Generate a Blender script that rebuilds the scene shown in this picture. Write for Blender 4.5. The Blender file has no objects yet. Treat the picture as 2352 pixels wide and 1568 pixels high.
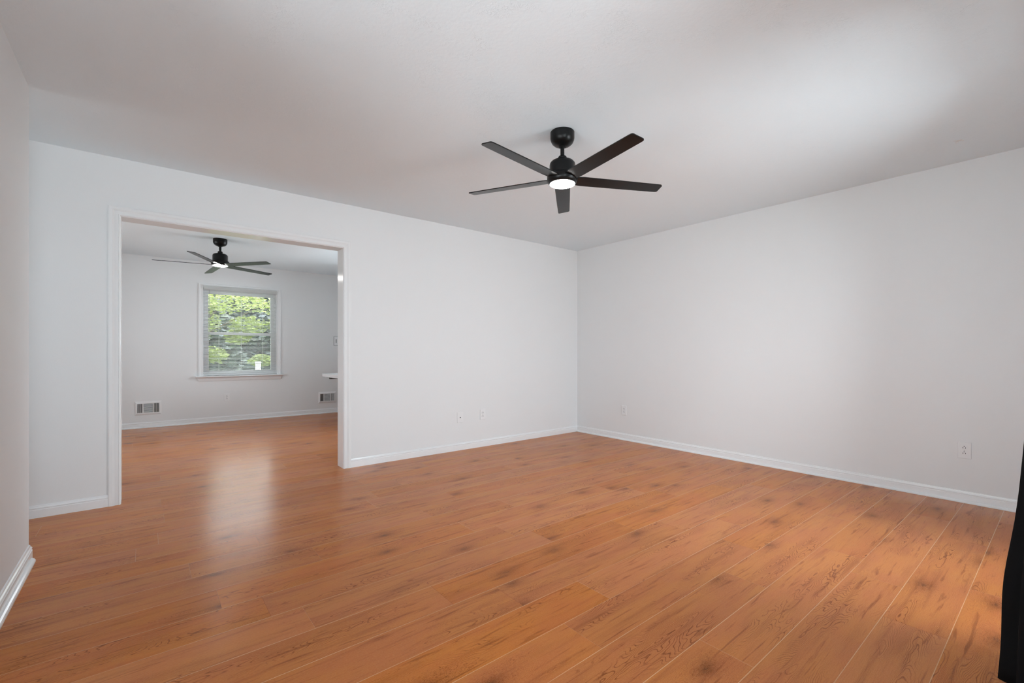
import bpy, bmesh, math, random
from mathutils import Vector, Matrix
random.seed(7)
C = bpy.context.scene.collection
SC = bpy.context.scene
PI = math.pi

# ------------------------------------------------------------------ camera
CAM_H = 1.075
cam_data = bpy.data.cameras.new('camera')
cam_data.sensor_width = 36.0
cam_data.lens = 1042.0 / 2352.0 * 36.0
cam_data.shift_y = 24.0 / 2352.0
cam_data.clip_start = 0.02
cam_data.clip_end = 200
cam = bpy.data.objects.new('camera', cam_data)
cam.location = (0, 0, CAM_H)
cam.rotation_euler = (PI/2, 0, -math.atan2(.629, .7774))
C.objects.link(cam)
SC.camera = cam

# ------------------------------------------------------------------ exposure
vs = SC.view_settings
vs.view_transform = 'Standard'
vs.look = 'None'
vs.gamma = 1.0
vs.use_curve_mapping = False
vs.exposure = -0.08

# ------------------------------------------------------------------ sky, sun and daylight at the openings, with added fill lamps
world = bpy.data.worlds.new('world')
SC.world = world
world.use_nodes = True
bg = world.node_tree.nodes['Background']
bg.inputs['Color'].default_value = (0.90, 0.965, 1.02, 1)
bg.inputs['Strength'].default_value = 7.0

def area(name, loc, size, rot, power, color=(0.82, 0.955, 1.025), portal=False, spread=180):
    l = bpy.data.lights.new(name, 'AREA')
    l.shape = 'RECTANGLE'
    l.size, l.size_y = size
    l.energy = power
    l.color = color
    l.spread = math.radians(spread)
    if portal:
        l.cycles.is_portal = True
    o = bpy.data.objects.new(name, l)
    o.location = loc
    o.rotation_euler = rot
    C.objects.link(o)
    return o

# area lights emit along their local -Z; patio door: ground light (up), sky light (down); unseen windows: added fill lamps
P = dict(left_up=38, door_down=70, door_up=20, rear_up=135, side=8, kitchen=46)
area('skylight_patio_door', (2.95, -0.75, 1.45), (1.25, 1.60), (PI/2-.60, 0, .50), P['door_down'])
area('lawnlight_patio_door', (2.95, -0.75, 0.60), (1.25, 1.40), (PI/2+.60, 0, .75), P['door_up'])
area('fill_rear_window', (0.37, -2.15, 1.20), (1.36, 1.00), (PI/2+.75, 0, 0), P['rear_up'])  # added fill behind the camera, aimed up at the ceiling
area('fill_left_window', (-1.00, 1.05, .95), (1.00, 1.70), (0, -PI/2-.85, 0), P['left_up'])  # added fill, tilted up to lift the left part of the ceiling
area('fill_side_window', (-1.85, 6.33, 1.35), (1.3, 1.6), (0, -PI/2-.25, 0), P['side'])  # added fill for the second room, from its left
area('fill_kitchen_window', (3.80, 6.10, 1.45), (1.6, 1.1), (0, PI/2+.25, 0), P['kitchen'])  # added fill for the second room, from its right
area('portal_far_window', (1.19, 8.45, 1.39), (1.02, 1.33), (-PI/2, 0, 0), 1, portal=True)
area('portal_patio_door', (2.95, -0.26, 1.03), (1.30, 2.04), (PI/2, 0, 0), 1, portal=True)
area('portal_rear_window', (0.37, -1.75, 1.60), (1.40, 1.10), (PI/2, 0, 0), 1, portal=True)
area('portal_left_window', (-.61, 1.05, 1.45), (1.40, 1.80), (0, -PI/2, 0), 1, portal=True)
area('portal_side_window', (-1.75, 6.33, 1.35), (1.34, 1.66), (0, -PI/2, 0), 1, portal=True)
area('portal_kitchen_window', (3.70, 6.10, 1.44), (1.68, 1.20), (0, PI/2, 0), 1, portal=True)
area('portal_hall_window', (-2.35, 3.81, 1.50), (1.30, .62), (0, -PI/2, 0), 1, portal=True)

sd = bpy.data.lights.new('sun', 'SUN')
sd.energy = 5.0
sd.angle = math.radians(1.0)
sd.color = (1.0, 0.97, 0.9)
sun = bpy.data.objects.new('sun', sd)
sun.rotation_euler = Vector((-0.45, 0.0, -1.0)).to_track_quat('-Z', 'Y').to_euler()
C.objects.link(sun)

# ------------------------------------------------------------------ mesh helpers
def link(name, bm, mat, parent=None, smooth=False, bevel=0.0, segs=2):
    me = bpy.data.meshes.new(name)
    bmesh.ops.recalc_face_normals(bm, faces=bm.faces)
    bm.to_mesh(me)
    bm.free()
    if mat:
        me.materials.append(mat)
    o = bpy.data.objects.new(name, me)
    C.objects.link(o)
    if parent:
        o.parent = parent
    if smooth:
        for p in me.polygons:
            p.use_smooth = True
        try:
            me.set_sharp_from_angle(angle=math.radians(35))
        except Exception:
            pass
    if bevel > 0:
        b = o.modifiers.new('bevel', 'BEVEL')
        b.width = bevel
        b.segments = segs
        b.limit_method = 'ANGLE'
    return o

def box(bm, x0, x1, y0, y1, z0, z1):
    v = [bm.verts.new((x, y, z)) for x in (x0, x1) for y in (y0, y1) for z in (z0, z1)]
    for f in ((0, 1, 3, 2), (4, 6, 7, 5), (0, 4, 5, 1), (2, 3, 7, 6), (0, 2, 6, 4), (1, 5, 7, 3)):
        bm.faces.new([v[i] for i in f])

def boxes(*bs):
    bm = bmesh.new()
    for b in bs:
        box(bm, *b)
    return bm

def prism(bm, prof, p0, p1, nrm, up=(0, 0, 1), m0=0.0, m1=0.0):
    """profile (d along nrm, h along up) swept p0 -> p1; m0/m1 mitre: shift of end per unit d"""
    p0, p1, nrm, up = Vector(p0), Vector(p1), Vector(nrm), Vector(up)
    t = (p1 - p0).normalized()
    a = [bm.verts.new(p0 + nrm*d + up*h + t*(m0*d)) for d, h in prof]
    b = [bm.verts.new(p1 + nrm*d + up*h + t*(m1*d)) for d, h in prof]
    n = len(prof)
    for i in range(n):
        bm.faces.new((a[i], a[(i+1) % n], b[(i+1) % n], b[i]))
    bm.faces.new(a[::-1])
    bm.faces.new(b)

def lathe(bm, prof, c=(0, 0), n=48):
    """profile of (r, z)"""
    rings = []
    for r, z in prof:
        if r < 1e-6:
            rings.append([bm.verts.new((c[0], c[1], z))])
        else:
            rings.append([bm.verts.new((c[0]+r*math.cos(2*PI*k/n), c[1]+r*math.sin(2*PI*k/n), z)) for k in range(n)])
    for a, b in zip(rings[:-1], rings[1:]):
        for k in range(n):
            k2 = (k+1) % n
            if len(a) == 1 and len(b) == 1:
                continue
            if len(a) == 1:
                bm.faces.new((a[0], b[k], b[k2]))
            elif len(b) == 1:
                bm.faces.new((a[k], a[k2], b[0]))
            else:
                bm.faces.new((a[k], a[k2], b[k2], b[k]))

def empty(name, loc=(0, 0, 0), rz=0.0):
    o = bpy.data.objects.new(name, None)
    o.location = loc
    o.rotation_euler = (0, 0, rz)
    o.empty_display_size = 0.1
    C.objects.link(o)
    return o

def tag(o, label=None, cat=None, group=None, kind=None):
    if label: o['label'] = label
    if cat: o['category'] = cat
    if group: o['group'] = group
    if kind: o['kind'] = kind
    return o

def struct(name, bm, mat, **k):
    return tag(link(name, bm, mat, **k), kind='structure')

def copy_tree(o, parent=None):
    c = o.copy()
    C.objects.link(c)
    c.parent = parent
    for ch in [x for x in bpy.data.objects if x.parent == o]:
        copy_tree(ch, c)
    return c

# ------------------------------------------------------------------ materials
class NT:
    """small helper for writing node graphs"""
    def __init__(s, name):
        s.m = bpy.data.materials.new(name)
        s.m.use_nodes = True
        s.t = s.m.node_tree
        s.b = s.t.nodes['Principled BSDF']
        s.out = s.t.nodes['Material Output']
    def n(s, typ, **kw):
        nd = s.t.nodes.new(typ)
        for k, v in kw.items():
            setattr(nd, k, v)
        return nd
    def put(s, sock, v):
        if isinstance(v, bpy.types.NodeSocket):
            s.t.links.new(v, sock)
        else:
            sock.default_value = v
    def math(s, op, a, b=0.0, c=0.0, clamp=False):
        nd = s.n('ShaderNodeMath', operation=op, use_clamp=clamp)
        s.put(nd.inputs[0], a)
        s.put(nd.inputs[1], b)
        s.put(nd.inputs[2], c)
        return nd.outputs[0]
    def vec(s, x, y, z=0.0):
        nd = s.n('ShaderNodeCombineXYZ')
        for i, v in enumerate((x, y, z)):
            s.put(nd.inputs[i], v)
        return nd.outputs[0]
    def noise(s, vec, scale=1.0, detail=2.0, rough=0.5, dist=0.0):
        nd = s.n('ShaderNodeTexNoise')
        s.put(nd.inputs['Vector'], vec)
        nd.inputs['Scale'].default_value = scale
        nd.inputs['Detail'].default_value = detail
        nd.inputs['Roughness'].default_value = rough
        nd.inputs['Distortion'].default_value = dist
        return nd.outputs['Fac']
    def ramp(s, v, a, b, lo=0.0, hi=1.0, smooth=True):
        nd = s.n('ShaderNodeMapRange', interpolation_type='SMOOTHSTEP' if smooth else 'LINEAR')
        s.put(nd.inputs['Value'], v)
        s.put(nd.inputs['From Min'], a)
        s.put(nd.inputs['From Max'], b)
        s.put(nd.inputs['To Min'], lo)
        s.put(nd.inputs['To Max'], hi)
        return nd.outputs[0]
    def mix(s, f, a, b, mode='MIX'):
        nd = s.n('ShaderNodeMix', data_type='RGBA', blend_type=mode)
        s.put(nd.inputs[0], f)
        s.put(nd.inputs[6], a)
        s.put(nd.inputs[7], b)
        return nd.outputs[2]
    def coord(s):
        tc = s.n('ShaderNodeTexCoord')
        sp = s.n('ShaderNodeSeparateXYZ')
        s.t.links.new(tc.outputs['Object'], sp.inputs[0])
        return tc.outputs['Object'], sp.outputs[0], sp.outputs[1], sp.outputs[2]
    def bump(s, h, strength, dist=0.01):
        nd = s.n('ShaderNodeBump')
        nd.inputs['Strength'].default_value = strength
        nd.inputs['Distance'].default_value = dist
        s.put(nd.inputs['Height'], h)
        s.t.links.new(nd.outputs[0], s.b.inputs['Normal'])
    def set(s, **kw):
        names = dict(color='Base Color', rough='Roughness', metal='Metallic', spec='Specular IOR Level',
                     emit='Emission Strength', emitc='Emission Color', trans='Transmission Weight', coat='Coat Weight',
                     coatr='Coat Roughness', sheen='Sheen Weight')
        for k, v in kw.items():
            s.put(s.b.inputs[names[k]], v)
        return s

def rgb(r, g, b):
    f = lambda c: ((c/255+.055)/1.055)**2.4 if c/255 > .04045 else c/255/12.92
    return (f(r), f(g), f(b), 1)

def plain(name, color, rough=0.5, nscale=0, nstr=0.1, **kw):
    m = NT(name)
    m.set(color=color, rough=rough, **kw)
    if nscale:
        o, x, y, z = m.coord()
        m.bump(m.noise(o, nscale, 3.0), nstr, 0.002)
    return m.m

M = {}
# matt wall paint with a faint roller texture
M['wall'] = plain('wall_paint', (0.787, 0.793, 0.797, 1), 0.5, 180, 0.10, spec=0.35)
M['trim'] = plain('gloss_trim_paint', (0.83, 0.833, 0.838, 1), 0.16, 30, 0.03)
M['casing'] = plain('satin_trim_paint', (0.815, 0.82, 0.825, 1), 0.42, 30, 0.03, spec=.3)
M['plastic'] = plain('white_plastic', (0.81, 0.812, 0.815, 1), 0.3, 60, 0.02)
M['vent'] = plain('white_enamel', (0.81, 0.813, 0.816, 1), 0.35, 60, 0.03)
M['dark_slot'] = plain('dark_slot', (0.035, 0.035, 0.037, 1), 0.8, 90, 0.1)
M['grey_slot'] = plain('grey_duct', (0.10, 0.10, 0.105, 1), 0.7, 90, 0.1)
M['black'] = plain('black_fan_enamel', (0.006, 0.006, 0.0062, 1), 0.32, 220, 0.03, spec=.22)
M['blade'] = plain('black_blade', (0.007, 0.007, 0.0072, 1), 0.24, 120, 0.01, spec=.25)
M['vinyl'] = plain('white_vinyl', (0.93, 0.935, 0.94, 1), 0.3, 40, 0.02)
M['stone'] = plain('white_worktop', (0.74, 0.74, 0.75, 1), 0.25, 14, 0.02)
M['steel'] = plain('black_steel', (0.03, 0.03, 0.03, 1), 0.4, 60, 0.05)
M['edge'] = plain('grey_edging', (0.33, 0.33, 0.335, 1), 0.5, 60, 0.02)
M['screw'] = plain('grey_metal', (0.45, 0.45, 0.45, 1), 0.3, 60, 0.02, metal=0.8)

def ceiling_mat():
    m = NT('textured_ceiling_paint')
    o, x, y, z = m.coord()
    a = m.noise(o, 34, 4, .6, 1.5)
    ridge = m.ramp(m.math('ABSOLUTE', m.math('SUBTRACT', a, .5)), 0.0, 0.045, 1.0, 0.0)
    patch = m.ramp(m.noise(o, 7.5, 3, .6, .5), .50, .72)
    h = m.math('MULTIPLY_ADD', m.math('MULTIPLY', ridge, patch), 0.9, m.math('MULTIPLY', m.noise(o, 55, 3, .6), .45))
    m.bump(h, 0.34, 0.005)
    m.set(color=(0.83, 0.905, 0.95, 1), rough=0.6, spec=0.3)
    return m.m
M['ceiling'] = ceiling_mat()

def floor_mat():
    m = NT('oak_laminate_planks')
    o, x, y, z = m.coord()
    W, L = 0.195, 1.285
    row = m.math('DIVIDE', m.math('SUBTRACT', y, 0.098), W)
    rid = m.math('FLOOR', row)
    yl = m.math('SUBTRACT', m.math('FRACT', row), 0.5)               # -.5 .. .5 across the plank
    def wn(a, b):
        nd = m.n('ShaderNodeTexWhiteNoise', noise_dimensions='2D')
        m.put(nd.inputs['Vector'], m.vec(a, b))
        return nd.outputs['Value'], nd.outputs['Color']
    r0, _ = wn(rid, 3.7)
    col = m.math('ADD', m.math('DIVIDE', x, L), m.math('MULTIPLY', r0, 7.0))
    cid = m.math('FLOOR', col)
    xl = m.math('FRACT', col)
    r1, rc = wn(rid, cid)
    sp = m.n('ShaderNodeSeparateColor')
    m.put(sp.inputs[0], rc)
    ra, rb, rcc = sp.outputs
    # plank-local metric coordinates, pushed to a random place of the pattern
    u = m.math('ADD', x, m.math('MULTIPLY', ra, 53.0))
    v = m.math('ADD', m.math('MULTIPLY', yl, W), m.math('MULTIPLY', rb, 31.0))
    vc = m.math('MULTIPLY', yl, W)
    # knots
    vo = m.n('ShaderNodeTexVoronoi', voronoi_dimensions='2D', feature='F1')
    vo.inputs['Randomness'].default_value = 0.9
    wob = m.noise(m.vec(u, m.math('MULTIPLY', v, 2.2)), 9.0, 2, .5)
    wobx = m.math('MULTIPLY', m.math('SUBTRACT', wob, .5), .10)
    m.put(vo.inputs['Vector'], m.vec(m.math('ADD', m.math('MULTIPLY', u, 1.75), wobx),
                                     m.math('ADD', m.math('MULTIPLY', v, 3.6), wobx)))
    vo.inputs['Scale'].default_value = 1.0
    crack = m.noise(m.vec(m.math('MULTIPLY', u, 30.0), m.math('MULTIPLY', v, 75.0)), 1.0, 3.0, .6)
    d = m.math('ADD', vo.outputs['Distance'], m.math('MULTIPLY', m.math('SUBTRACT', crack, .5), .16))
    kr = m.n('ShaderNodeSeparateColor')
    m.put(kr.inputs[0], vo.outputs['Color'])
    has = m.ramp(kr.outputs[0], .35, .50)                             # some cells have no knot
    d2 = m.math('MULTIPLY', d, d)
    def gauss(s):
        return m.math('EXPONENT', m.math('MULTIPLY', d2, -1.0/(s*s)))
    # ring field: contour lines of a warped height -> cathedral grain that flows round the knots
    low = m.noise(m.vec(m.math('MULTIPLY', u, 1.15), m.math('MULTIPLY', v, 8.0)), 1.0, 2.0, .45)
    mid = m.noise(m.vec(m.math('MULTIPLY', u, 16.0), m.math('MULTIPLY', v, 34.0)), 1.0, 1.0, .4)
    h = m.math('ADD', m.math('MULTIPLY', low, 60.0), m.math('MULTIPLY', mid, 2.0))
    h = m.math('ADD', h, m.math('MULTIPLY', m.math('MULTIPLY', gauss(.22), has), 11.0))
    h = m.math('ADD', h, m.math('MULTIPLY', vc, 75.0))
    tri = m.math('PINGPONG', h, 0.5)                                   # 0..0.5
    line = m.ramp(tri, 0.0, 0.19, 1.0, 0.0)
    fine = m.math('PINGPONG', m.math('MULTIPLY', h, 3.0), 0.5)
    fine = m.ramp(fine, 0.0, 0.3, 1.0, 0.0)
    lmask = m.ramp(m.noise(m.vec(m.math('MULTIPLY', u, 1.6), m.math('MULTIPLY', v, 9.0), 4.0), 1.0, 2, .5), .47, .62, 0.02, 1.0)
    near = m.math('MULTIPLY', gauss(.30), has)
    lmask = m.math('MAXIMUM', lmask, m.math('MULTIPLY', near, .75))
    lines = m.math('MULTIPLY', m.math('ADD', m.math('MULTIPLY', line, .95), m.math('MULTIPLY', fine, .10)), lmask)
    # pores and streaks along the plank
    pores = m.noise(m.vec(m.math('MULTIPLY', u, 16.0), m.math('MULTIPLY', v, 420.0)), 1.0, 3.0, .6)
    streak = m.noise(m.vec(m.math('MULTIPLY', u, 1.6), m.math('MULTIPLY', v, 30.0)), 1.0, 3.0, .55)
    cloud = m.noise(m.vec(m.math('MULTIPLY', u, 2.6), m.math('MULTIPLY', v, 7.0), 9.0), 1.0, 2.0, .5)
    base = rgb(193, 115, 58)
    warm = rgb(196, 122, 60)
    pink = rgb(189, 110, 64)
    dark = rgb(118, 56, 22)
    knot = rgb(66, 32, 18)
    c = m.mix(m.ramp(cloud, .35, .65), pink, warm)
    c = m.mix(.45, c, base)
    c = m.mix(m.ramp(streak, .50, .78, 0, .38), c, dark)
    c = m.mix(m.ramp(pores, .46, .72, 0, .20), c, dark)
    c = m.mix(m.math('MULTIPLY', lines, .85), c, dark)
    halo = m.math('MULTIPLY', m.math('MULTIPLY', gauss(.125), has), m.ramp(wob, .25, .6, .45, 1.0))
    c = m.mix(m.math('MULTIPLY', halo, .62), c, dark)
    core = m.math('MULTIPLY', m.math('MULTIPLY', gauss(.05), has), m.ramp(crack, .42, .62, .15, .75))
    c = m.mix(core, c, knot)
    dash = m.noise(m.vec(m.math('MULTIPLY', u, 3.6), m.math('MULTIPLY', v, 52.0), 2.0), 1.0, 3.0, .55, .6)
    c = m.mix(m.ramp(dash, .56, .72, 0, .62), c, dark)
    speck = m.noise(m.vec(m.math('MULTIPLY', u, 130.0), m.math('MULTIPLY', v, 420.0), 5.0), 1.0, 2.0, .6)
    c = m.mix(m.ramp(speck, .40, .70, 0.0, .16), c, rgb(222, 160, 104))
    # plank to plank tone
    hs = m.n('ShaderNodeHueSaturation')
    m.put(hs.inputs['Color'], c)
    m.put(hs.inputs['Value'], m.math('MULTIPLY_ADD', r1, .10, .95))
    m.put(hs.inputs['Saturation'], m.math('MULTIPLY_ADD', rcc, .06, .97))
    c = hs.outputs[0]
    # joints: bevel glint painted pale between the rows, darker hairline at the butt ends
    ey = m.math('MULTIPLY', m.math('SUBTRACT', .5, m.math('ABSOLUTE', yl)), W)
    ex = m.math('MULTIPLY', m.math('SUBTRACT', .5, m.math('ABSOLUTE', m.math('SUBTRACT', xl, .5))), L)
    glint_amt = m.ramp(m.noise(m.vec(m.math('MULTIPLY', x, .9), rid), 1.0, 3, .6), .36, .62, .25, 1.0)
    jy = m.math('MULTIPLY', m.ramp(ey, .0006, .0017, 1.0, 0.0), glint_amt)
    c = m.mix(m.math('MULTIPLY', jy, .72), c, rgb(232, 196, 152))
    jx = m.ramp(ex, .0004, .0013, 1.0, 0.0)
    c = m.mix(m.math('MULTIPLY', jx, .45), c, m.mix(m.ramp(ra, .45, .55), dark, rgb(220, 180, 140)))
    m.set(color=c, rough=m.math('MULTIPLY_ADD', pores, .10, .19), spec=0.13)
    gap = m.math('MAXIMUM', m.ramp(ey, 0, .0016, 1, 0), jx)
    hh = m.math('SUBTRACT', m.math('MULTIPLY', pores, .10), m.math('ADD', gap, m.math('MULTIPLY', lines, .12)))
    m.bump(hh, 0.18, 0.0012)
    return m.m
M['floor'] = floor_mat()

def glass_mat():
    m = NT('window_glass')
    tr = m.n('ShaderNodeBsdfTransparent')
    gl = m.n('ShaderNodeBsdfGlossy')
    gl.inputs['Roughness'].default_value = 0.0
    fr = m.n('ShaderNodeFresnel')
    fr.inputs['IOR'].default_value = 1.45
    mx = m.n('ShaderNodeMixShader')
    m.t.links.new(fr.outputs[0], mx.inputs[0])
    m.t.links.new(tr.outputs[0], mx.inputs[1])
    m.t.links.new(gl.outputs[0], mx.inputs[2])
    m.t.links.new(mx.outputs[0], m.out.inputs['Surface'])
    return m.m
M['glass'] = glass_mat()

def slat_mat():
    m = NT('white_blind_vinyl')
    m.set(color=(0.94, 0.945, 0.94, 1), rough=.35)
    tl = m.n('ShaderNodeBsdfTranslucent')
    tl.inputs[0].default_value = (.85, .86, .85, 1)
    mx = m.n('ShaderNodeMixShader')
    mx.inputs[0].default_value = .62
    m.t.links.new(m.b.outputs[0], mx.inputs[1])
    m.t.links.new(tl.outputs[0], mx.inputs[2])
    m.t.links.new(mx.outputs[0], m.out.inputs['Surface'])
    return m.m
M['slat'] = slat_mat()

def lens_mat():
    m = NT('lit_lamp_lens')
    m.set(color=(.9, .9, .9, 1), rough=.4, emit=34.0, emitc=(1, .985, .96, 1))
    return m.m
M['lens'] = lens_mat()

def cloth_mat():
    m = NT('black_curtain_cloth')
    o, x, y, z = m.coord()
    m.bump(m.noise(m.vec(m.math('MULTIPLY', x, 900), m.math('MULTIPLY', y, 900), m.math('MULTIPLY', z, 900)), 1, 1), .2, .0005)
    m.set(color=(.004, .004, .0045, 1), rough=.85, spec=.15)
    return m.m
M['cloth'] = cloth_mat()

def leaf_mat(name, c1, c2, trans=.35):
    m = NT(name)
    o, x, y, z = m.coord()
    c = m.mix(m.ramp(m.noise(o, 2.2, 3), .35, .65), c1, c2)
    m.set(color=c, rough=.5)
    tl = m.n('ShaderNodeBsdfTranslucent')
    m.put(tl.inputs[0], c)
    mx = m.n('ShaderNodeMixShader')
    mx.inputs[0].default_value = trans
    m.t.links.new(m.b.outputs[0], mx.inputs[1])
    m.t.links.new(tl.outputs[0], mx.inputs[2])
    m.t.links.new(mx.outputs[0], m.out.inputs['Surface'])
    return m.m
M['leaf_light'] = leaf_mat('light_green_leaves', (.29, .36, .10, 1), (.38, .44, .16, 1))
M['leaf_dark'] = leaf_mat('dark_green_leaves', (.085, .12, .075, 1), (.13, .16, .16, 1), .2)
M['bark'] = plain('tree_bark', (.10, .075, .055, 1), .9, 22, .6)
M['grass'] = plain('lawn_grass', (.10, .16, .05, 1), .9, 60, .6)
M['paving'] = plain('pale_concrete_paving', (.72, .71, .69, 1), .9, 14, .3)
M['post'] = plain('white_post_paint', (.86, .86, .86, 1), .5, 30, .03)

# ------------------------------------------------------------------ dimensions
H = 2.44
XL, XR = -0.466, 4.561            # left wall, right wall of the near room
YB, YB2 = 4.229, 4.374            # wall with the wide opening: near and far face
YF = 8.28                         # far wall of the second room
YN = -0.12                        # near wall beside the patio door
YR = -1.60                        # back of the recess behind the camera
T = 0.13
OX0, OX1, OZ = -0.131, 1.419, 2.03    # clear opening
HX, HY0 = -2.20, 3.39             # hall beyond the left wall
FX0, FX1 = -1.60, 3.55            # side walls of the second room
WX0, WX1, WZ0, WZ1 = 0.682, 1.698, 0.715, 2.055   # far window opening
DX0, DX1, DZ = 2.30, 3.60, 2.05   # patio door
RX0, RX1, RZ0, RZ1 = -0.33, 1.07, 1.05, 2.15      # unseen rear window, added for light

# ------------------------------------------------------------------ shell
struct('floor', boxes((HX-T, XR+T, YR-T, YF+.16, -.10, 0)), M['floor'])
struct('ceiling', boxes((HX-T, XR+T, YR-T, YF+.16, H, H+.12)), M['ceiling'])
struct('wall_back', boxes((HX, OX0-.02, YB, YB2, 0, H), (OX1+.02, XR, YB, YB2, 0, H),
                          (OX0-.02, OX1+.02, YB, YB2, OZ+.02, H)), M['wall'])
struct('wall_right', boxes((XR, XR+T, YN-T, YB2, 0, H)), M['wall'])
struct('wall_left', boxes((XL-T, XL, YR-T, .15, 0, H), (XL-T, XL, 1.95, HY0, 0, H), (XL-T, XL, .15, 1.95, 0, .75), (XL-T, XL, .15, 1.95, 2.15, H), (HX, XL-T, HY0-T, HY0, 0, H)), M['wall'])
struct('wall_hall', boxes((HX-T, HX, HY0-T, 3.50, 0, H), (HX-T, HX, 4.12, YB2, 0, H), (HX-T, HX, 3.50, 4.12, 0, .85), (HX-T, HX, 3.50, 4.12, 2.15, H)), M['wall'])
struct('wall_front', boxes((1.20, DX0, YN-T, YN, 0, H), (DX1, XR, YN-T, YN, 0, H), (DX0, DX1, YN-T, YN, DZ, H),
                           (1.20, 1.20+T, YR, YN-T, 0, H)), M['wall'])
struct('wall_rear', boxes((XL, RX0, YR-T, YR, 0, H), (RX1, 1.20+T, YR-T, YR, 0, H),
                          (RX0, RX1, YR-T, YR, 0, RZ0), (RX0, RX1, YR-T, YR, RZ1, H)), M['wall'])
struct('wall_far', boxes((FX0-T, WX0, YF, YF+.16, 0, H), (WX1, FX1+T, YF, YF+.16, 0, H),
                         (WX0, WX1, YF, YF+.16, 0, WZ0), (WX0, WX1, YF, YF+.16, WZ1, H)), M['wall'])
struct('wall_far_left', boxes((FX0-T, FX0, YB2, 5.50, 0, H), (FX0-T, FX0, 7.16, YF, 0, H),
                              (FX0-T, FX0, 5.50, 7.16, 0, .68), (FX0-T, FX0, 5.50, 7.16, 2.02, H)), M['wall'])
struct('wall_far_right', boxes((FX1, FX1+T, YB2, 5.50, 0, H), (FX1, FX1+T, 6.70, YF, 0, H),
                               (FX1, FX1+T, 5.50, 6.70, 0, .60), (FX1, FX1+T, 5.50, 6.70, 2.28, H)), M['wall'])

# unseen sash windows, added to let fill light in, and the patio door
def plain_window(name, axis, a0, a1, z0, z1, c, mid=True, door=False):
    w = .05
    mid_z = (z0+z1)/2
    bs = [(a0, a0+w, z0, z1), (a1-w, a1, z0, z1), (a0+w, a1-w, z0, z0+w), (a0+w, a1-w, z1-w, z1)]
    if door:
        m_ = (a0+a1)/2
        bs.append((m_-w, m_+w, z0+w, z1-w))
    elif mid:
        bs.append((a0+w, a1-w, mid_z-.02, mid_z+.02))
    bm = bmesh.new()
    for (p, q, r, s) in bs:
        if axis == 'x': box(bm, p, q, c-.025, c+.025, r, s)
        else: box(bm, c-.025, c+.025, p, q, r, s)
    f = struct(name, bm, M['vinyl'])
    bm = bmesh.new()
    if axis == 'x': box(bm, a0+w, a1-w, c-.003, c+.003, z0+w, z1-w)
    else: box(bm, c-.003, c+.003, a0+w, a1-w, z0+w, z1-w)
    link('window_pane' if not door else 'door_pane', bm, M['glass'], f)
    return f
plain_window('door_1', 'x', DX0, DX1, 0.0, DZ, YN-.08, door=True)
plain_window('added_window_2', 'x', RX0, RX1, RZ0, RZ1, YR-.08)
plain_window('added_window_3', 'y', 5.50, 7.16, .68, 2.02, FX0-.08)
plain_window('added_window_5', 'y', 3.50, 4.12, .85, 2.15, HX-.08)
plain_window('added_window_6', 'y', .15, 1.95, .75, 2.15, XL-.08)
plain_window('added_window_4', 'y', 5.50, 6.70, .60, 2.28, FX1+.08)

# ------------------------------------------------------------------ baseboards with shoe moulding
BB = [(0, 0), (.030, 0), (.0295, .008), (.026, .014), (.020, .018), (.014, .020), (.014, .052), (.011, .055), (.011, .059),
      (.0135, .062), (.0115, .067), (.007, .071), (.005, .078), (0, .080)]
BBS = [(0, 0), (.014, 0), (.014, .052), (.011, .055), (.011, .059), (.0135, .062), (.0115, .067), (.007, .071), (.005, .078), (0, .080)]
def base(name, runs, prof=BB):
    bm = bmesh.new()
    for p0, p1, n, m0, m1 in runs:
        prism(bm, prof, (*p0, 0), (*p1, 0), (*n, 0), m0=m0, m1=m1)
    return struct(name, bm, M['trim'])
base('baseboard_back', [((HX, YB), (-.200, YB), (0, -1), 0, 0)], BBS)
base('baseboard_back_right', [((1.482, YB), (XR, YB), (0, -1), 0, -1)], BBS)
base('baseboard_right', [((XR, YB), (XR, YN), (-1, 0), 1, 0)])
base('baseboard_left', [((XL, YR), (XL, HY0-.035), (1, 0), 0, 0)])
bm = bmesh.new()
prism(bm, BBS, (XL, HY0-.035, 0), (XL, HY0-.002, 0), (1, 0, 0), m1=0)
prism(bm, BBS, (XL+.0, HY0, 0), (HX, HY0, 0), (0, 1, 0))
struct('baseboard_left_end', bm, M['trim'])
base('baseboard_front', [((XR, YN), (DX1, YN), (0, 1), 1, 0), ((DX0, YN), (1.20, YN), (0, 1), 0, 0)])
base('baseboard_far', [((FX1, YF), (FX0, YF), (0, -1), 1, -1)])
base('baseboard_far_left', [((FX0, YF), (FX0, YB2), (1, 0), 1, 0)])
base('baseboard_far_right', [((FX1, YB2), (FX1, YF), (-1, 0), 0, -1)])

# ------------------------------------------------------------------ cased opening: jamb lining and casings
struct('trim_1', boxes((OX0-.02, OX0, YB-.004, YB2+.004, 0, OZ), (OX1, OX1+.02, YB-.004, YB2+.004, 0, OZ),
                       (OX0-.02, OX1+.02, YB-.004, YB2+.004, OZ, OZ+.02)), M['trim'], bevel=.0015)
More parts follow.
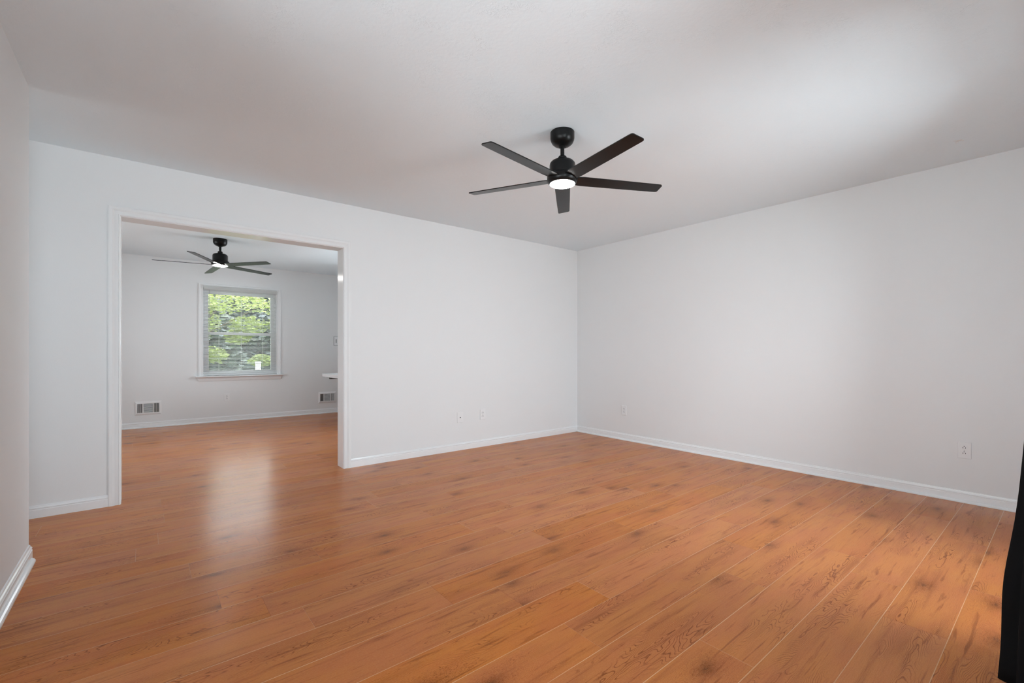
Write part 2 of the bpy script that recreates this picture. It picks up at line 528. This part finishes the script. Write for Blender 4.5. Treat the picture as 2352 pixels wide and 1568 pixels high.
# casing profile: (distance out of the wall, distance from the opening edge)
CP = [(0, 0), (.010, 0), (.0135, .003), (.0135, .008), (.010, .011), (.010, .030), (.013, .036), (.0165, .042), (.0165, .058),
      (.0145, .062), (.0125, .065), (0, .066)]
def casing(bm, x0, x1, z0, z1, y, n, prof, bottom=False):
    """mitred frame round x0..x1, z0..z1 on the wall plane y, facing n (0,+-1,0)"""
    n = Vector(n)
    def sweep(pts_fn0, pts_fn1):
        a = [bm.verts.new(pts_fn0(d, h)) for d, h in prof]
        b = [bm.verts.new(pts_fn1(d, h)) for d, h in prof]
        k = len(prof)
        for i in range(k):
            bm.faces.new((a[i], a[(i+1) % k], b[(i+1) % k], b[i]))
        bm.faces.new(a[::-1]); bm.faces.new(b)
    P = lambda x, z, d: Vector((x, y, z)) + n*d
    sweep(lambda d, h: P(x0-h, z0, d), lambda d, h: P(x0-h, z1+h, d))
    sweep(lambda d, h: P(x1+h, z0, d), lambda d, h: P(x1+h, z1+h, d))
    sweep(lambda d, h: P(x0-h, z1+h, d), lambda d, h: P(x1+h, z1+h, d))
bm = bmesh.new(); casing(bm, OX0-.004, OX1+.004, 0, OZ+.004, YB, (0, -1, 0), CP); struct('trim_2', bm, M['casing'])
bm = bmesh.new(); casing(bm, OX0-.004, OX1+.004, 0, OZ+.004, YB2, (0, 1, 0), CP); struct('trim_3', bm, M['casing'])

# ------------------------------------------------------------------ far window: casing, stool, apron, sashes
bm = bmesh.new(); casing(bm, WX0+.003, WX1-.003, WZ0-.004, WZ1-.003, YF, (0, -1, 0), [(d, h*.95) for d, h in CP]); struct('trim_4', bm, M['casing'])
win = tag(link('window_1', boxes(
    (WX0, WX0+.034, YF+.055, YF+.14, WZ0, WZ1), (WX1-.034, WX1, YF+.055, YF+.14, WZ0, WZ1),
    (WX0+.034, WX1-.034, YF+.055, YF+.14, WZ0, WZ0+.025), (WX0+.034, WX1-.034, YF+.055, YF+.14, WZ1-.035, WZ1)), M['vinyl'], bevel=.002), kind='structure')
def sash(y0, y1, z0, z1, top, bot):
    a, b, s = WX0+.034, WX1-.034, .046
    f = link('window_sash', boxes((a, a+s, y0, y1, z0, z1), (b-s, b, y0, y1, z0, z1), (a+s, b-s, y0, y1, z0, z0+bot),
                                  (a+s, b-s, y0, y1, z1-top, z1)), M['vinyl'], win, bevel=.003)
    link('window_pane', boxes((a+s, b-s, (y0+y1)/2-.002, (y0+y1)/2+.002, z0+bot, z1-top)), M['glass'], f)
ZM = 1.36
sash(YF+.100, YF+.130, ZM-.022, WZ1-.035, .048, .040)
sash(YF+.065, YF+.095, WZ0+.025, ZM+.022, .042, .046)
link('sash_lock', boxes((1.165, 1.215, YF+.068, YF+.092, ZM+.022, ZM+.034)), M['vinyl'], win, bevel=.003)
stool = bmesh.new()
prism(stool, [(0, 0), (0, .022), (.058, .022), (.066, .018), (.068, .011), (.066, .004), (.058, 0)], (WX0-.098, YF, WZ0-.026), (WX1+.098, YF, WZ0-.026), (0, -1, 0))
box(stool, WX0, WX1, YF, YF+.064, WZ0-.004, WZ0+.004)
struct('trim_5', stool, M['trim'])
struct('trim_8', boxes((WX0-.001, WX0+.003, YF-.001, YF+.055, WZ0, WZ1), (WX1-.003, WX1+.001, YF-.001, YF+.055, WZ0, WZ1),
                       (WX0, WX1, YF-.001, YF+.055, WZ1-.003, WZ1+.001)), M['vinyl'])
ap = bmesh.new()
v0 = [(-.004, 0), (.016, 0), (.013, -.045), (.006, -.062), (-.004, -.064)]
a = [ap.verts.new((WX0-.078 + (-h)*.45, YF-d if d > 0 else YF, WZ0-.026+h)) for d, h in v0]
b = [ap.verts.new((WX1+.078 - (-h)*.45, YF-d if d > 0 else YF, WZ0-.026+h)) for d, h in v0]
for i in range(len(v0)):
    j = (i+1) % len(v0)
    ap.faces.new((a[i], a[j], b[j], b[i]))
ap.faces.new(a[::-1]); ap.faces.new(b)
struct('trim_6', ap, M['trim'])

# window blind, slats open
bl = tag(empty('window_blind', ((WX0+WX1)/2, YF+.030, WZ1)), 'white mini blind with open slats hanging in the far window over the garden view', 'blind')
bw = (WX1-WX0)/2 - .008
hr = bmesh.new()
prism(hr, [(-.012, -.034), (.060, -.034), (.066, -.028), (.067, .012), (.060, .028), (.046, .028), (.046, -.004), (-.012, -.004)], (-bw, 0, .0), (bw, 0, .0), (0, -1, 0))
link('headrail', hr, M['slat'], bl)
sl = bmesh.new()
z = -.050
zb = WZ0 - WZ1 + .040
pitch = .0215
nsl = int((-.050 - zb)/pitch)
for i in range(nsl):
    zz = -.050 - i*pitch
    n = 4
    rows = []
    for k in range(n+1):
        s_ = (k/n - .5)
        yy = s_*.0245*.90
        arch = .0022*(1-(2*s_)**2)
        tz = zz + arch + s_*.0245*.34
        rows.append((sl.verts.new((-bw, yy, tz)), sl.verts.new((bw, yy, tz))))
    for k in range(n):
        sl.faces.new((rows[k][0], rows[k+1][0], rows[k+1][1], rows[k][1]))
slo = link('slats', sl, M['slat'], bl, smooth=True)
so = slo.modifiers.new('thick', 'SOLIDIFY'); so.thickness = .0005
link('bottom_rail', boxes((-bw, bw, -.011, .011, zb-.016, zb-.002)), M['slat'], bl, bevel=.003)
for cx_ in (-.30, 0.0, .30):
    link('ladder_cord', boxes((cx_-.0011, cx_+.0011, -.0145, -.0135, zb, -.03), (cx_-.0011, cx_+.0011, .0135, .0145, zb, -.03)), M['slat'], bl)
wand = bmesh.new()
lathe(wand, [(0, -.03), (.0032, -.032), (.0032, -.74), (.0045, -.745), (.0045, -.80), (0, -.803)], (-bw+.075, -.026), 10)
link('tilt_wand', wand, M['screw'], bl, smooth=True)

# ------------------------------------------------------------------ ceiling fans
def make_fan():
    root = empty('ceiling_fan')
    # local z = 0 at the ceiling
    bm = bmesh.new()
    lathe(bm, [(0, 0), (.072, 0), (.0745, -.003), (.0745, -.040), (.072, -.052), (.064, -.068), (.050, -.080), (.032, -.087), (.022, -.089), (.022, -.094), (0, -.094)])
    link('canopy', bm, M['black'], root, smooth=True)
    bm = bmesh.new(); lathe(bm, [(0, -.09), (.0125, -.09), (.0125, -.170), (0, -.170)], n=24)
    link('downrod', bm, M['black'], root, smooth=True)
    bm = bmesh.new()
    lathe(bm, [(0, -.150), (.022, -.150), (.027, -.156), (.027, -.168), (.033, -.176), (.055, -.179), (.068, -.184), (.077, -.194), (.080, -.206),
               (.080, -.262), (.090, -.268), (.095, -.276), (.095, -.300), (.090, -.312), (.082, -.320), (.078, -.322), (0, -.322)])
    link('motor_housing', bm, M['black'], root, smooth=True)
    bm = bmesh.new()
    lathe(bm, [(.0775, -.318), (.0775, -.324), (.071, -.3265), (.055, -.331), (.030, -.3345), (0, -.3355)])
    link('light_lens', bm, M['lens'], root, smooth=True)
    return root

def blade_mesh():
    bm = bmesh.new()
    R = .652
    # outline in blade space: x along the blade, y across (ccw positive); rounded tip corners, slanted tip
    top = [(.070, .030), (.095, .046), (.130, .051), (R*.6, .048), (R-.030, .044), (R-.010, .043), (R-.001, .040), (R+.003, .033)]
    bot = [(R+.002, -.031), (R-.002, -.038), (R-.010, -.042), (R-.030, -.043), (R*.6, -.046), (.130, -.048), (.095, -.044), (.070, -.030)]
    pts = top + bot
    vs_ = []
    for sgn in (1, -1):
        vs_.append([bm.verts.new((px, py, sgn*.0028)) for px, py in pts])
    bm.faces.new(vs_[0]); bm.faces.new(vs_[1][::-1])
    n = len(pts)
    for i in range(n):
        bm.faces.new((vs_[0][i], vs_[1][i], vs_[1][(i+1) % n], vs_[0][(i+1) % n]))
    bmesh.ops.recalc_face_normals(bm, faces=bm.faces)
    me = bpy.data.meshes.new('blade')
    bm.to_mesh(me); bm.free()
    me.materials.append(M['blade'])
    return me
BLADE = blade_mesh()
def fan_blades(root, theta, zb_, pitch, tilt=0.0, tdir=0.0):
    for k in range(5):
        th = theta + k*2*PI/5
        o = bpy.data.objects.new('blade', BLADE)
        C.objects.link(o)
        o.parent = root
        droop = tilt*math.cos(th - tdir)
        m = Matrix.Translation((0, 0, zb_)) @ Matrix.Rotation(th, 4, 'Z') @ Matrix.Rotation(droop, 4, 'Y') @ Matrix.Rotation(pitch, 4, 'X')
        o.matrix_local = m
fan = make_fan()
fan.location = (2.018, 1.996, H)
tag(fan, 'black five blade ceiling fan with a lit round lamp, in the near room', 'ceiling fan', 'ceiling fans')
fan2 = copy_tree(fan)
fan2.location = (.708, 6.49, H)
tag(fan2, 'black five blade ceiling fan seen through the wide opening, above the window', 'ceiling fan', 'ceiling fans')
fan_blades(fan, -.494, 2.146-H, -.16, .017, -.494)
fan_blades(fan2, -2.101, 2.125-H, -.16, .030, 1.1)

# ------------------------------------------------------------------ outlets and plates
def wall_frame(root, pos, n):
    """local x to the right seen from the room, local -y out of the wall"""
    root.location = pos
    root.rotation_euler = (0, 0, math.atan2(n[0], -n[1]))
def rounded(w, h, d, y0=0.0, r=.006):
    bm = bmesh.new()
    box(bm, -w/2, w/2, -d+y0, y0, -h/2, h/2)
    return bm
def make_outlet():
    root = empty('wall_outlet')
    link('faceplate', rounded(.072, .117, .006), M['plastic'], root, bevel=.003, segs=3)
    for s in (1, -1):
        bm = bmesh.new()
        zc = s*.0195
        pts = []
        for k in range(32):
            a_ = 2*PI*k/32
            px, pz = .0172*math.cos(a_), .0172*math.sin(a_)
            pz = max(-.0138, min(.0138, pz))
            pts.append((px, pz))
        f0 = [bm.verts.new((px, -.0055, zc+pz)) for px, pz in pts]
        f1 = [bm.verts.new((px, -.0085, zc+pz)) for px, pz in pts]
        for k in range(32):
            bm.faces.new((f0[k], f0[(k+1) % 32], f1[(k+1) % 32], f1[k]))
        bm.faces.new(f1); bm.faces.new(f0[::-1])
        r = link('receptacle', bm, M['plastic'], root)
        b2 = bmesh.new()
        box(b2, -.0080, -.0050, -.0090, -.0070, zc-.0062, zc+.0028)
        box(b2, .0050, .0080, -.0090, -.0070, zc-.0062, zc+.0028)
        bmesh.ops.create_cone(b2, cap_ends=True, segments=16, radius1=.0030, radius2=.0030, depth=.002,
                              matrix=Matrix.Translation((0, -.0080, zc+.0088)) @ Matrix.Rotation(PI/2, 4, 'X'))
        link('slots', b2, M['dark_slot'], r)
    b3 = bmesh.new()
    bmesh.ops.create_cone(b3, cap_ends=True, segments=16, radius1=.003, radius2=.0025, depth=.0015,
                          matrix=Matrix.Translation((0, -.0065, 0)) @ Matrix.Rotation(PI/2, 4, 'X'))
    link('screw', b3, M['screw'], root)
    return root
out0 = make_outlet()
spots = [((XR, .488, .372), (-1, 0), 'white duplex outlet low on the right wall, close to the black curtain'),
         ((XR, 3.451, .361), (-1, 0), 'white duplex outlet low on the right wall, near the far corner'),
         ((2.990, YB, .366), (0, -1), 'white duplex outlet on the back wall, beside the cable plate'),
         ((.990, YF, .370), (0, -1), 'white duplex outlet in the second room, below the window')]
for i, (p, n, lab) in enumerate(spots):
    o = out0 if i == 0 else copy_tree(out0)
    wall_frame(o, p, n)
    tag(o, lab, 'outlet', 'wall outlets')
cp = empty('cable_plate')
link('faceplate', rounded(.072, .117, .006), M['plastic'], cp, bevel=.003, segs=3)
bm = bmesh.new()
bmesh.ops.create_cone(bm, cap_ends=True, segments=20, radius1=.0055, radius2=.005, depth=.009,
                      matrix=Matrix.Translation((0, -.0095, 0)) @ Matrix.Rotation(PI/2, 4, 'X'))
link('jack', bm, M['dark_slot'], cp)
wall_frame(cp, (2.685, YB, .357), (0, -1))
tag(cp, 'white cable plate with one dark round jack low on the back wall', 'cable plate')

sp_ = empty('control_plate')
link('faceplate', rounded(.120, .165, .008), M['edge'], sp_, bevel=.003, segs=3)
link('panel', boxes((-.053, .053, -.0125, -.007, -.076, .076)), M['vent'], sp_, bevel=.002)
link('switch', boxes((-.030, -.008, -.018, -.012, -.035, .030)), M['screw'], sp_, bevel=.002)
wall_frame(sp_, (2.672, YF, 1.270), (0, -1))
tag(sp_, 'small white control plate on the far wall above the counter slab', 'wall control')

# ------------------------------------------------------------------ wall vents
def make_vent():
    root = empty('wall_vent')
    w, h = .300, .192
    fr = bmesh.new()
    # sloping flange ring
    def ring(x, z_, y):
        return [fr.verts.new(p) for p in ((-x, y, -z_), (x, y, -z_), (x, y, z_), (-x, y, z_))]
    R1, R2, R3, R4 = ring(w/2, h/2, 0), ring(w/2, h/2, -.004), ring(w/2-.018, h/2-.018, -.011), ring(.122, .064, -.011)
    R5 = ring(.122, .064, -.001)
    for A, B in ((R1, R2), (R2, R3), (R3, R4), (R4, R5)):
        for k in range(4):
            fr.faces.new((A[k], A[(k+1) % 4], B[(k+1) % 4], B[k]))
    for x0, x1 in ((-.064, -.054), (.050, .060)):
        box(fr, x0, x1, -.011, -.001, -.064, .064)
    link('vent_frame', fr, M['vent'], root)
    link('duct_backing', boxes((-.122, .122, -.002, -.0005, -.064, .064)), M['dark_slot'], root)
    lv = bmesh.new()
    def louvre(cx, cz, along, ln, tw):
        t_, d_ = .0016, .0095
        if along == 'z':
            q = [(-d_/2*math.sin(tw), -d_/2*math.cos(tw)), (d_/2*math.sin(tw), d_/2*math.cos(tw))]
            v = [lv.verts.new((cx+q[i][0]+s*t_/2, -.0065+q[i][1]*.8, cz+e*ln/2)) for e in (-1, 1) for i in (0, 1) for s in (-1, 1)]
        else:
            q = [(-d_/2*math.sin(tw), -d_/2*math.cos(tw)), (d_/2*math.sin(tw), d_/2*math.cos(tw))]
            v = [lv.verts.new((cx+e*ln/2, -.0065+q[i][1]*.8, cz+q[i][0]+s*t_/2)) for e in (-1, 1) for i in (0, 1) for s in (-1, 1)]
        for f in ((0, 1, 3, 2), (4, 6, 7, 5), (0, 4, 5, 1), (2, 3, 7, 6), (0, 2, 6, 4), (1, 5, 7, 3)):
            lv.faces.new([v[i] for i in f])
    for k in range(5):
        louvre(-.122+.0116*k+.0058, 0, 'z', .126, .35)
        louvre(.060+.0124*k+.0062, 0, 'z', .126, -.35)
    for k in range(11):
        louvre(-.002, -.064+.0116*k+.006, 'x', .104, .5)
    link('louvres', lv, M['vent'], root)
    link('damper_lever', boxes((.128, .133, -.020, -.010, -.030, .012)), M['vent'], root, bevel=.001)
    return root
v1 = make_vent()
wall_frame(v1, (.037, YF, .278), (0, -1))
tag(v1, 'white metal wall vent at the left of the second room, near the opening edge', 'wall vent', 'wall vents')
v2 = copy_tree(v1)
wall_frame(v2, (2.503, YF, .276), (0, -1))
tag(v2, 'white metal wall vent below the counter slab, beside the opening jamb', 'wall vent', 'wall vents')

# ------------------------------------------------------------------ counter whose end shows past the jamb
ct = tag(empty('counter', (2.163, 7.41, 0)), 'pale counter slab end on a black bracket, showing past the opening jamb', 'counter')
link('worktop', boxes((0, FX1-2.163-.005, -1.30, 0, .690, .738)), M['stone'], ct, bevel=.003)
link('cabinet', boxes((.72, FX1-2.163-.005, -1.26, -.04, .0, .690)), M['vinyl'], ct, bevel=.003)
link('bracket', boxes((.095, .72, -.09, -.03, .648, .690), (.62, .72, -.09, -.03, .45, .648)), M['steel'], ct, bevel=.002)

# ------------------------------------------------------------------ black curtain beside the patio door
def curtain():
    bm = bmesh.new()
    nx, nz = 150, 46
    X0, X1 = 1.96, 2.42
    grid = []
    for j in range(nz+1):
        f = j/nz
        z_ = 2.20 - f*(2.20-.012)
        row = []
        for i in range(nx+1):
            s = i/nx
            flare = max(0.0, 1 - z_/1.15)
            amp = .030 + .012*f
            x = X0 + s*(X1-X0) + (s-.5)*.05*flare
            yc = .010 + .022*f
            # the fold nearest the camera pushes out more towards the hem
            ph = s*2*PI*5.0 + .35*math.sin(3.1*f + 2*s)
            y = yc + amp*math.sin(ph) + .010*math.sin(2.3*ph+1.2)*f
            bulge = math.exp(-((s-.42)/.16)**2)
            y += bulge*(.014 + .060*flare**1.2 + .012*math.exp(-((z_-.33)/.16)**2))
            row.append(bm.verts.new((x, y, z_)))
        grid.append(row)
    for j in range(nz):
        for i in range(nx):
            bm.faces.new((grid[j][i], grid[j][i+1], grid[j+1][i+1], grid[j+1][i]))
    return bm
cu = tag(empty('curtain', (0, 0, 0)), 'floor length black curtain hanging at the near edge of the right wall', 'curtain')
co = link('panel', curtain(), M['cloth'], cu, smooth=True)
so = co.modifiers.new('thick', 'SOLIDIFY'); so.thickness = .003; so.offset = 0
bm = bmesh.new()
bmesh.ops.create_cone(bm, cap_ends=True, segments=20, radius1=.0125, radius2=.0125, depth=1.75,
                      matrix=Matrix.Translation((2.80, -.012, 2.215)) @ Matrix.Rotation(PI/2, 4, 'Y'))
for px in (2.0, 3.62):
    box(bm, px-.008, px+.008, YN, -.012, 2.207, 2.223)
link('rod', bm, M['black'], cu)

# ------------------------------------------------------------------ plaster flaw on the ceiling near the right wall
bm = bmesh.new()
rr = random.Random(3)
for (dx, dy, r, hgt) in ((0, 0, .018, .004), (.022, .012, .010, .006), (-.015, .016, .009, .003), (.012, -.018, .007, .005)):
    k = 12
    ctr = bm.verts.new((dx, dy, -hgt))
    rg = [bm.verts.new((dx+r*rr.uniform(.7, 1.2)*math.cos(2*PI*i/k), dy+r*rr.uniform(.7, 1.2)*math.sin(2*PI*i/k), .0005)) for i in range(k)]
    for i in range(k):
        bm.faces.new((ctr, rg[i], rg[(i+1) % k]))
pl = struct('trim_7', bm, M['wall'], smooth=True)
pl.location = (4.09, .463, H)

# ------------------------------------------------------------------ outdoors, seen through the far window
struct('ground', boxes((-30, 34, YF+.9, 60, -.42, -.30)), M['grass'])
struct('ground_paving', boxes((-30, 34, -30, YF+.9, -.42, -.30)), M['paving'])  # unseen paving, kept pale to bounce light up into the rooms
pr = tag(empty('fence_post', (1.885, 10.98, -.30)), 'short white post standing in the garden behind the window', 'post')
link('shaft', boxes((-.047, .047, -.047, .047, 0, 1.135)), M['post'], pr, bevel=.004)
link('cap', boxes((-.053, .053, -.053, .053, 1.135, 1.165)), M['post'], pr, bevel=.006)

def tree(name, loc, mat, blobs, nleaf, lsize, trunk_h, label, cat, seed, group=None):
    rg = random.Random(seed)
    root = tag(empty(name, loc), label, cat, group)
    bm = bmesh.new()
    for _ in range(nleaf):
        bx, by, bz, br, bh = rg.choice(blobs)
        while True:
            q = Vector((rg.uniform(-1, 1), rg.uniform(-1, 1), rg.uniform(-1, 1)))
            if .35 < q.length < 1: break
        p = Vector((bx+q.x*br, by+q.y*br, bz+q.z*bh))
        s = lsize*rg.uniform(.6, 1.3)
        rot = Matrix.Rotation(rg.uniform(0, 2*PI), 3, 'Z') @ Matrix.Rotation(rg.uniform(-.9, .9), 3, 'X') @ Matrix.Rotation(rg.uniform(-.6, .6), 3, 'Y')
        pts = [(-.5, 0, 0), (-.15, .28, .03), (.25, .22, .0), (.5, 0, -.08), (.25, -.22, 0), (-.15, -.28, .03)]
        v = [bm.verts.new(p + rot @ (Vector(t_)*s)) for t_ in pts]
        bm.faces.new(v)
    link('foliage', bm, mat, root)
    tk = bmesh.new()
    lathe(tk, [(0, 0), (.13, 0), (.09, .3), (.075, trunk_h*.6), (.04, trunk_h), (0, trunk_h+.02)], n=12)
    for bx, by, bz, br, bh in blobs[:3]:
        a0 = Vector((0, 0, trunk_h*.45)); b0 = Vector((bx, by, bz))
        dr = b0-a0
        mt = Matrix.Translation((a0+b0)/2) @ dr.to_track_quat('Z', 'Y').to_matrix().to_4x4()
        bmesh.ops.create_cone(tk, cap_ends=True, segments=8, radius1=.022, radius2=.008, depth=dr.length, matrix=mt)
    link('trunk', tk, M['bark'], root, smooth=True)
    return root
tree('leafy_tree', (.35, 13.2, -.30), M['leaf_light'],
     [(.6, 0, 2.75, .8, .35), (1.2, -.3, 2.6, .8, .3), (2.2, .1, 2.7, .8, .32), (1.7, .2, 2.05, .45, .28), (.7, .1, 2.1, .42, .4), (2.5, 0, 2.1, .40, .22),
      (.9, 0, 1.3, .38, .22), (1.5, .3, 1.75, .28, .18), (-.3, .2, 2.6, .6, .5), (2.9, .2, 1.55, .35, .2), (2.0, 0, 1.15, .3, .15)],
     4200, .12, 2.9, 'bright green leafy tree outside the far window', 'tree', 11)
for i, (px, py, s) in enumerate(((1.0, 18.6, .92), (5.4, 19.0, .92), (-1.9, 24.5, 1.15), (3.2, 23.0, 1.18), (8.2, 25, 1.15))):
    tree('garden_tree', (px, py, -.30), M['leaf_dark'],
         [(0, 0, .9*s, 1.5*s, 1.0*s), (.2, 0, 1.7*s, 1.6*s, .9*s), (.9, .1, .8*s, 1.3*s, .9*s), (-.9, .1, .8*s, 1.3*s, .9*s), (.7, .1, 2.3*s, 1.2*s, .7*s), (-.7, 0, 2.5*s, 1.2*s, .75*s), (.2, 0, 3.1*s, 1.1*s, .65*s)],
         12000, .27, 3.0*s, 'dark green tree standing far behind the bright leafy tree', 'tree', 20+i, 'dark trees at the end of the garden')
